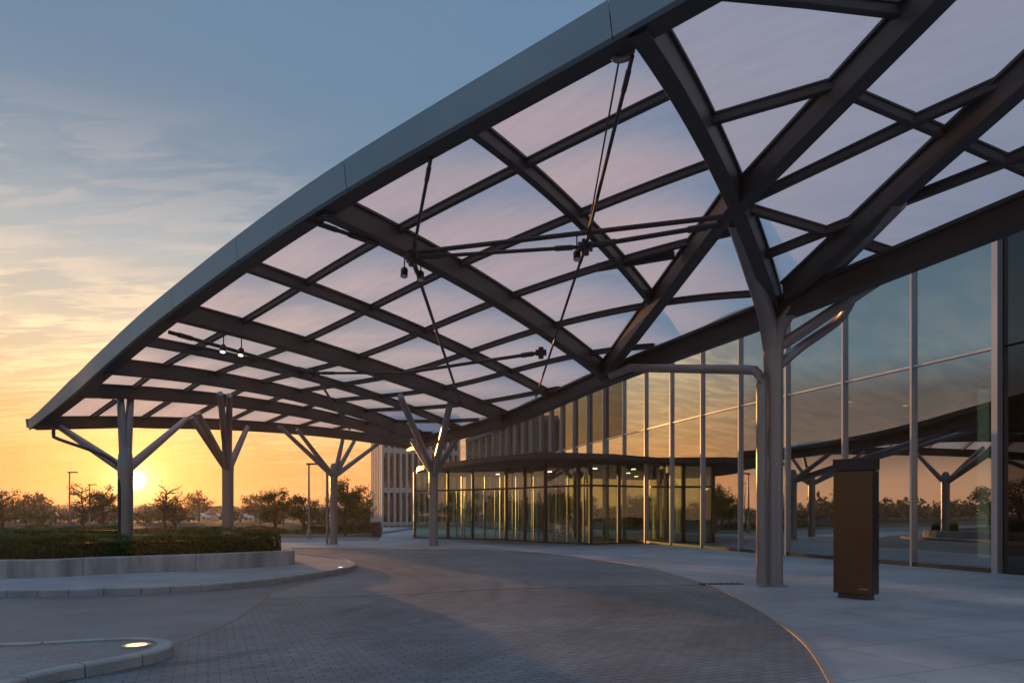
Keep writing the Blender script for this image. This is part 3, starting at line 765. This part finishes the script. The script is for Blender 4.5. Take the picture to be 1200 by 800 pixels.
o = tri_sheet(bm_p, .46, 'soil', 'soil'); del o['kind']; o.parent = planter; o.location = -planter.location
# round the soil datum up to the wall
def leaves(m, c, size, r):
    a = r.uniform(0, 6.283); b = r.uniform(-1.2, 1.2); ca, sa, cb, sb = math.cos(a), math.sin(a), math.cos(b), math.sin(b)
    u = Vector((ca*cb, sa*cb, sb)); v = Vector((-sa, ca, 0)); w_ = size*r.uniform(.35, .6)
    v = (v+Vector((0, 0, r.uniform(-.8, .8)))).normalized()
    m.add([c-u*size*.5, c+v*w_*.5, c+u*size*.5, c-v*w_*.5], [(0, 1, 2, 3)])
def hedge(name, path_, width, z0, z1, count, label, mat='leaf_hedge', size=.075, seed=1):
    r = random.Random(seed)
    acc = [0]
    for a, b in zip(path_[:-1], path_[1:]): acc.append(acc[-1]+(b-a).length)
    tot = acc[-1]; m = MB()
    lump = [(r.uniform(0, tot), r.uniform(.3, .9), r.uniform(-.10, .09)) for _ in range(int(tot*2.2))]
    import bisect
    for _ in range(count):
        x = r.uniform(0, tot); i = max(1, min(len(acc)-1, bisect.bisect(acc, x))); f = (x-acc[i-1])/max(1e-6, acc[i]-acc[i-1])
        p = path_[i-1].lerp(path_[i], f); t = (path_[i]-path_[i-1]).normalized(); nn = Vector((-t.y, t.x, 0))
        top = z1+.03*math.sin(x*2.1)+sum(h*math.exp(-((x-c)/w_)**2) for c, w_, h in lump if abs(x-c) < 2)*1.1
        endf = min(1, min(x, tot-x)/.35); endf = .55+.45*endf
        k_ = r.random()
        if k_ < .45: y = r.uniform(-.5, .5); z = top-abs(r.gauss(0, .03))
        elif k_ < .9: y = (-.5 if r.random() < .7 else .5)*(1-abs(r.gauss(0, .07))); z = r.uniform(z0, top)
        else: y = r.uniform(-.45, .45); z = r.uniform(z0, top)
        if z > top-.1: y *= .93
        if r.random() < .04: z += r.uniform(.02, .11)
        leaves(m, p+nn*(-y)*width*endf+Z3*(z0+(z-z0)*(.75+.25*endf)), size*r.uniform(.7, 1.3), r)
    o = thing(name, (path_[0].x, path_[0].y, z0), label, 'hedge', 'clipped hedges in the raised planter')
    m.build('foliage', mat, o)
    # twiggy inner core that carries the leaves
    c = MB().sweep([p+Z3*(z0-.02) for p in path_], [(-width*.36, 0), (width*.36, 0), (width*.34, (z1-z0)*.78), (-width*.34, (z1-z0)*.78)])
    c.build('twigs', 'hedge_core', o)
    return o
hp = [p for p in inset(pw, .95) if p.x > -17]
hfront = [p for p in hp if p.y < 20.2]
hedge('hedge', hfront, 1.15, .46, .98, 42000, 'dense clipped green hedge directly behind the planter wall', seed=3)
h2 = [Vector((-22, 20.2, 0)), Vector((-16, 20.4, 0)), Vector((-11.5, 21.0, 0)), Vector((-8.6, 22.6, 0))]
hedge('hedge', curve(h2, 6), .9, .46, .93, 14000, 'low middle hedge row around the foot of the tree-like columns', seed=4)
h3 = [Vector((-26, 25.5, 0)), Vector((-20, 25.6, 0)), Vector((-14.6, 26, 0))]
hedge('hedge', curve(h3, 6), 1.1, .46, 1.08, 12000, 'rear hedge row at the left behind the sunlit column', seed=5)
h4 = [Vector((-13.6, 27.0, 0)), Vector((-11.2, 27.0, 0))]
h4 = [Vector((-14.0, 28.4, 0)), Vector((-11.9, 28.6, 0))]
hedge('hedge', curve(h4, 6), .8, .46, .9, 4000, 'short rear hedge at the far right end of the planter', seed=6)

# small kerbed traffic island in the foreground
ti = curve([Vector((-14, 8.1, 0)), Vector((-8, 7.95, 0)), G(0, 764.5), G(110, 759), G(160, 757.2), G(195, 759.5), G(203, 766), G(185, 775), G(130, 787), G(60, 801), Vector((-4.7, 5.2, 0)), Vector((-7, 3.6, 0)), Vector((-14, 0.6, 0))], 8)
ti = [Vector((p.x, p.y, 0)) for p in ti][::-1]
kerb(inset(ti, 0)[::-1][::1], 'kerb', .16, .12, .55) if False else None
area = sum(a.x*b.y-b.x*a.y for a, b in zip(ti, ti[1:]+ti[:1]))
if area < 0: ti = ti[::-1]
areap = sum(a.x*b.y-b.x*a.y for a, b in zip(ap, ap[1:]+ap[:1]))
print('areas', area, areap)
kerb(ti, 'kerb', .16, .12, .55)
tri_sheet([p for p in inset(ti, .1)], .105, 'island', 'pavers_fine')
def ground_light(p, lit, label, r=.15):
    o = thing('ground_light', p, label, 'ground light', 'round lights set into the islands')
    MB().lathe(p, [(r, 0), (r, .012), (r*.78, .016), (r*.78, .008)], 24).build('rim', 'aluminium', o, smooth=True)
    MB().lathe(p+Z3*.004, [(r*.76, 0), (r*.72, .008)], 24).build('lens', 'lamp_warm' if lit else 'lamp_white', o, smooth=True)
q = G(160, 756.3, .106); ground_light(Vector((q.x, q.y, .106)), True, 'round glowing warm light set flush in the foreground paved island', .145)
q = G(399, 664.5, .115); ground_light(Vector((q.x, q.y, .112)), False, 'round pale light set in the tip of the planted island apron', .10)

# drain cover at the pavement edge
q = G(845, 684); m = MB()
for i in range(8): m.box((q.x-.42+i*.12, q.y, .012), (.06, .22, .016), .1)
m.box((q.x, q.y, .005), (1.0, .26, .008), .1)
tag(m.build('drain_grate', 'black_metal'), 'dark slotted drain grate at the curved pavement edge', 'drain grate')

# ------------------------------------------------------------------ totem
tq = G(1003, 701); tot = thing('totem_sign', tq, 'tall bronze totem sign slab with a black cap near the glass wall', 'sign')
ta = -R(48)
MB().box(tq+Z3*.05, (.56, .22, .10), ta).build('plinth', 'frame_dark', tot)
MB().box(tq+Z3*1.23, (.70, .30, 2.26), ta).build('body', 'black_metal', tot, bevel=.008)
mt = Matrix.Rotation(ta, 3, 'Z')
MB().box(tq+mt @ Vector((-.0, -.157, 1.23)), (.684, .012, 2.24), ta).build('face_panel', 'bronze', tot, bevel=.003)
MB().box(tq+Z3*2.48, (.715, .33, .22), ta).build('cap', 'black_metal', tot, bevel=.008)
m = MB()
for i, (x, wdt) in enumerate(((.0, .03), (.045, .025), (.08, .03), (.12, .02))):
    m.box(tq+mt @ Vector((.14+x, -.165, .20+(i % 2)*.008)), (wdt, .004, .022), ta)
m.build('mark', 'edge_strip', tot)

# litter bin
q = G(441, 629); bn = thing('litter_bin', q, 'dark square litter bin standing before the pale stone office block', 'bin')
MB().box(q+Z3*.46, (.62, .62, .86), .2).build('body', 'frame_dark', bn, bevel=.03)
MB().box(q+Z3*.94, (.68, .68, .07), .2).build('lid', 'black_metal', bn, bevel=.02)

# ------------------------------------------------------------------ street lamps
def street_lamp(p, h, label, double=False):
    o = thing('street_lamp', p, label, 'street lamp', 'lamp posts around the car park')
    MB().lathe(p, [(.13, 0), (.13, .5), (.075, .55), (.05, h)], 12).build('pole', 'steel_column', o, smooth=True)
    m = MB().box(p+Vector((.28, 0, h+.02)), (.85, .26, .10)).box(p+Vector((0, 0, h)), (.2, .12, .12))
    m.build('lamp_head', 'frame_dark', o, bevel=.03)
    return o
q = G(362, 630.5); street_lamp(q, 4.55, 'lamp post between two round trees on the grass strip')
q = P(81.5, 0, 60); street_lamp(Vector((q.x, 60, 0)), 5.1, 'taller lamp post left of the leafy trees on the skyline')
q = P(105, 0, 72); street_lamp(Vector((q.x, 72, 0)), 4.5, 'shorter lamp post beside the low leafy tree at left')
q = Vector((-30, 27.5, 0)); street_lamp(q, 6.0, 'lamp post out of frame reflected in the glass wall panes')

# ------------------------------------------------------------------ trees
def tree(p, h, crown_r, crown_z, n, label, mat='leaf_tree', seed=1, leaf=.28, sparse=False, cat='tree', squash=.75):
    r = random.Random(seed)
    o = thing('tree', p, label, cat, 'trees around the car park')
    m = MB(); tr = h*.022+.05
    wob = [Vector((r.uniform(-.06, .06)*h*i/5, r.uniform(-.06, .06)*h*i/5, h*.92*i/5)) for i in range(6)]
    for q_ in wob[:1]: q_.x = q_.y = 0
    trunk = curve([p+q_ for q_ in wob], 4); nt_ = len(trunk)
    m.tube(trunk, tr, 8, [1.2-1.05*i/(nt_-1) for i in range(nt_)])
    tips = []
    for i in range(22 if not sparse else 26):
        f = r.uniform(.32, .97); st = trunk[int(f*(nt_-1))]
        a = r.uniform(0, 6.283); up = r.uniform(.1, .7); ln = crown_r*r.uniform(.55, 1.05)*(1.1-.5*f)
        e = st+Vector((math.cos(a)*ln, math.sin(a)*ln, up*ln*.8))
        mid = st.lerp(e, .5)+Vector((0, 0, .12*ln))
        m.tube(curve([st, mid, e], 3), tr*.38, 5, [1-.7*j/6 for j in range(7)]); tips.append(e); tips.append(mid)
        for _ in range(3):
            e2 = mid.lerp(e, r.uniform(.2, .9))+Vector((r.gauss(0, .3), r.gauss(0, .3), r.uniform(0, .5)))*ln*.6
            m.tube([mid.lerp(e, .5), e2], tr*.16, 4); tips.append(e2)
    m.build('trunk', 'bark', o, smooth=True)
    fo = MB(); cc = p+Z3*crown_z
    clumps = [(t_, crown_r*r.uniform(.16, .34)) for t_ in tips if r.random() < (.4 if sparse else 1)]
    for _ in range(n):
        c, cr_ = r.choice(clumps); d = Vector((r.gauss(0, 1), r.gauss(0, 1), r.gauss(0, squash))).normalized()*cr_*r.random()**.45
        q_ = c+d
        if q_.z < p.z+h*.2: continue
        leaves(fo, q_, leaf*r.uniform(.6, 1.3), r)
    fo.build('crown', mat, o)
    return o
def tp(px, Z): return Vector(((px-600)/F*Z, Z, 0))
TREES = [(322, 50, 3.3, 1.6, 4200, 'round green tree standing left of the lamp post on the grass strip', 'leaf_tree', .17, False),
         (356, 53, 3.0, 1.6, 3400, 'smaller open green tree just right of the leftmost round tree', 'leaf_tree', .17, False),
         (405, 46, 3.9, 1.6, 4800, 'tallest green tree seen behind the thin right-hand roof column', 'leaf_tree', .16, False),
         (419, 58, 3.0, 1.9, 3600, 'low bushy green tree beside the pale stone building', 'leaf_tree', .18, False),
         (121, 62, 3.6, 1.9, 3200, 'dense low orange-lit tree just left of the sunlit column', 'leaf_tree', .2, False),
         (97, 66, 4.4, 1.6, 800, 'sparse thin tree between the two skyline lamp posts', 'leaf_autumn', .2, True),
         (193, 45, 3.35, 1.3, 260, 'bare young tree with few leaves right of the setting sun', 'leaf_autumn', .16, True),
         (205, 58, 3.1, 1.5, 900, 'thin dark leafy tree behind the bare young tree', 'leaf_autumn', .2, True),
         (3, 55, 3.2, 1.8, 2000, 'green tree cut by the left edge of the picture', 'leaf_tree', .2, False),
         (233, 120, 5.0, 3.0, 1500, 'flat-topped far tree left of the second column', 'leaf_far', .4, False),
         (38, 95, 3.9, 2.6, 1700, 'broad low far tree behind the hedge at far left', 'leaf_far', .35, False),
         (300, 110, 4.0, 2.6, 1500, 'far low tree behind the left round green tree', 'leaf_far', .4, False)]
for i, (px, Z, h, cr_, n, lab, mt_, lf, sp) in enumerate(TREES):
    tree(tp(px, Z), h, cr_, h*.65, n, lab, mt_, 20+i, lf, sp)
# trees that stand left of the picture and show in the glass
REFT = [((-46, 24, 0), 5.0, 2.6), ((-52, 31, 0), 4.4, 2.5), ((-44, 36, 0), 4.0, 2.0), ((-60, 38, 0), 5.2, 3.0), ((-40, 17, 0), 4.2, 2.2), ((-62, 24, 0), 5.0, 3.0), ((-38, 46, 0), 4.0, 2.0)]
for i, (p_, h, cr_) in enumerate(REFT):
    tree(Vector(p_), h, cr_, h*.65, 1800, 'leafy tree outside the left of the picture mirrored in the glass wall', 'leaf_tree', 60+i, .24)

# far woodland and low hills
def hill(pts, y0, depth, name):
    vs, fs = [], []
    for x, h in pts: vs += [(x, y0, -.5), (x, y0+depth*.5, h), (x, y0+depth, -.5)]
    for i in range(len(pts)-1):
        q_ = i*3; fs += [(q_, q_+3, q_+4, q_+1), (q_+1, q_+4, q_+5, q_+2)]
    S(MB().add(vs, fs).build(name, 'terrain', smooth=True))
hill([(-830, 3), (-600, 4), (-420, 3), (-330, 4), (-240, 5), (-190, 9.5), (-130, 11), (-90, 9), (-40, 5), (100, 4), (500, 3)], 560, 200, 'hills')
hill_left = [(-640, 2.5)]
wd = MB(); r = random.Random(99)
def wood(n, sampler, hmin, hmax):
    for _ in range(n):
        x, y = sampler(); h = r.uniform(hmin, hmax); cw = h*r.uniform(.45, .8)
        for _k in range(46):
            d = Vector((r.gauss(0, 1), r.gauss(0, 1), r.gauss(0, .8))).normalized()*r.random()**.4
            c = Vector((x+d.x*cw, y+d.y*cw, h*.55+d.z*h*.45)); leaves(wd, c, h*.32*r.uniform(.7, 1.2), r)
wood(330, lambda: (r.uniform(-300, -20), r.uniform(190, 330)), 2.5, 4.6)
wood(300, lambda: (r.uniform(-420, -60), r.uniform(330, 480)), 3.5, 6.5)
def scrub():
    while True:
        x, y = r.uniform(-150, -18), r.uniform(68, 128); px = 600+F*x/y
        if not (228 < px < 262 or 279 < px < 305 or (333 < px < 345)): return x, y
wood(640, scrub, 1.1, 2.4)
def arc():
    a = R(r.uniform(58, 125)); d = r.uniform(110, 330); return (-math.sin(a)*d, math.cos(a)*d+20)
wood(330, arc, 3, 6.0)
tag(wd.build('woodland', 'leaf_far'), 'distant mass of trees along the horizon', 'woodland', kind='stuff')

# lawns
tri_sheet([Vector((-40, 46, 0)), Vector((-14, 46, 0)), Vector((-10.5, 48.5, 0)), Vector((-10.5, 73, 0)), Vector((-20, 73, 0)), Vector((-22, 58, 0)), Vector((-40, 56, 0))], .0, 'lawn', 'lawn')
S(MB().sweep(curve([Vector((-40, 45.6, -.02)), Vector((-14, 45.6, -.02)), Vector((-10.2, 47.6, -.02)), Vector((-9.6, 52, -.02)), Vector((-9.8, 72, -.02))], 6), rect(.2, .16)).build('kerb', 'kerb_stone'))
gr = MB(); r = random.Random(5)
for _ in range(9000):
    x, y = r.uniform(-40, -10.7), r.uniform(46, 57)
    if y > 56-(0 if x < -22 else -20): continue
    a = r.uniform(0, 3.14); h = r.uniform(.12, .42); dx, dy = math.cos(a)*.05, math.sin(a)*.05
    gr.add([(x-dx, y-dy, 0), (x+dx, y+dy, 0), (x+r.uniform(-.1, .1), y+r.uniform(-.1, .1), h)], [(0, 1, 2)])
tag(gr.build('grass', 'leaf_tree'), 'rough green grass on the strip beyond the road', 'grass', kind='stuff')
# low shrub rows beyond the road
hedge('hedge', curve([Vector((-34, 48, 0)), Vector((-24, 49, 0)), Vector((-16.5, 49.5, 0))], 6), 1.2, .0, .55, 5000, 'low shaggy hedge on the grass strip behind the two round trees', 'leaf_tree', .17, seed=12)['group'] = 'low hedges by the lawn'
hedge('hedge', curve([Vector((-15, 50, 0)), Vector((-13, 52, 0)), Vector((-12.4, 58, 0))], 6), 1.3, .0, .8, 4000, 'low hedge running up to the pale stone office block', 'leaf_tree', .17, seed=13)['group'] = 'low hedges by the lawn'

# parked cars and far houses
def car(p, rz, mat, label):
    o = thing('parked_car', p, label, 'car', 'cars parked beyond the hedges'); o.rotation_euler = (0, 0, rz)
    def pr(prof, w_, name, mt_):
        n = len(prof); vs = [(x, -w_/2, z) for x, z in prof]+[(x, w_/2, z) for x, z in prof]
        fs = [tuple(range(n)), tuple(range(2*n-1, n-1, -1))]+[(i, (i+1) % n, n+(i+1) % n, n+i) for i in range(n)]
        return MB().add(vs, fs).build(name, mt_, o, world=False)
    pr([(-2.1, .3), (2.1, .3), (2.15, .55), (2.0, .78), (1.0, .92), (.35, 1.42), (-1.3, 1.45), (-1.95, .98), (-2.15, .7)], 1.7, 'body', mat)
    pr([(.9, .93), (.33, 1.36), (-1.25, 1.39), (-1.75, .98)], 1.72, 'window', 'car_glass')
    for x in (-1.3, 1.3):
        for y in (-.78, .78):
            MB().sweep([(x, y-.1, .32), (x, y+.1, .32)], [(.32*math.cos(a*.5236), .32*math.sin(a*.5236)) for a in range(12)]).build('wheel', 'tyre', o, world=False)
CARS = [(234, 150, 'white_paint', 'white car parked alone left of the second column'), (252, 165, 'car_silver', 'silver car parked right behind the second column'), (284, 140, 'white_paint', 'white car parked left of the leftmost round tree'),
        (300, 155, 'car_dark', 'dark car parked beside a white car behind round tree'), (338, 150, 'car_silver', 'silver car parked between the two round trees'), (372, 135, 'white_paint', 'white car parked right of the near lamp post'),
        (170, 170, 'car_dark', 'dark car parked beneath the setting sun'), (60, 160, 'car_silver', 'silver car parked at far left below the skyline')]
for i, (px, Z, mt_, lab) in enumerate(CARS): car(tp(px, Z), .2*math.sin(i*2.1), mt_, lab)
def house(p, w_, h, d, rz, label):
    o = thing('house', p, label, 'house', 'far houses among the trees'); o.rotation_euler = (0, 0, rz)
    MB().box((0, 0, h/2), (w_, d, h)).build('wall', 'white_paint', o, world=False)
    MB().add([(-w_/2-.3, -d/2-.3, h+.01), (w_/2+.3, -d/2-.3, h+.01), (w_/2+.3, d/2+.3, h+.01), (-w_/2-.3, d/2+.3, h+.01), (-w_/2-.3, 0, h+1.6), (w_/2+.3, 0, h+1.6)], [(0, 1, 5, 4), (2, 3, 4, 5), (0, 4, 3), (1, 2, 5), (3, 2, 1, 0)]).build('roof', 'roof_tile', o, world=False)
    for x in (-w_*.3, 0, w_*.3): MB().box((x, -d/2-.02, h*.5), (1.0, .06, 1.2)).build('window', 'car_glass', o, world=False)
house(tp(32, 210), 9, 2.4, 7, .2, 'low white house with a brown roof at far left'); house(tp(185, 260), 12, 2.6, 8, -.1, 'long white house below the bare young tree'); house(tp(258, 240), 10, 2.2, 7, .1, 'white bungalow behind the second column')

# evening haze over the whole place
hm, hnt, hout = new_mat('haze')
pv_ = hnt.nodes.new('ShaderNodeVolumePrincipled'); pv_.inputs['Density'].default_value = .0006; pv_.inputs['Color'].default_value = (.95, .9, .85, 1); pv_.inputs['Anisotropy'].default_value = .45
hnt.links.new(pv_.outputs[0], hout.inputs['Volume'])
S(MB().box((-100, 360, 12.5), (1500, 900, 28)).build('haze', 'haze'), 'stuff')
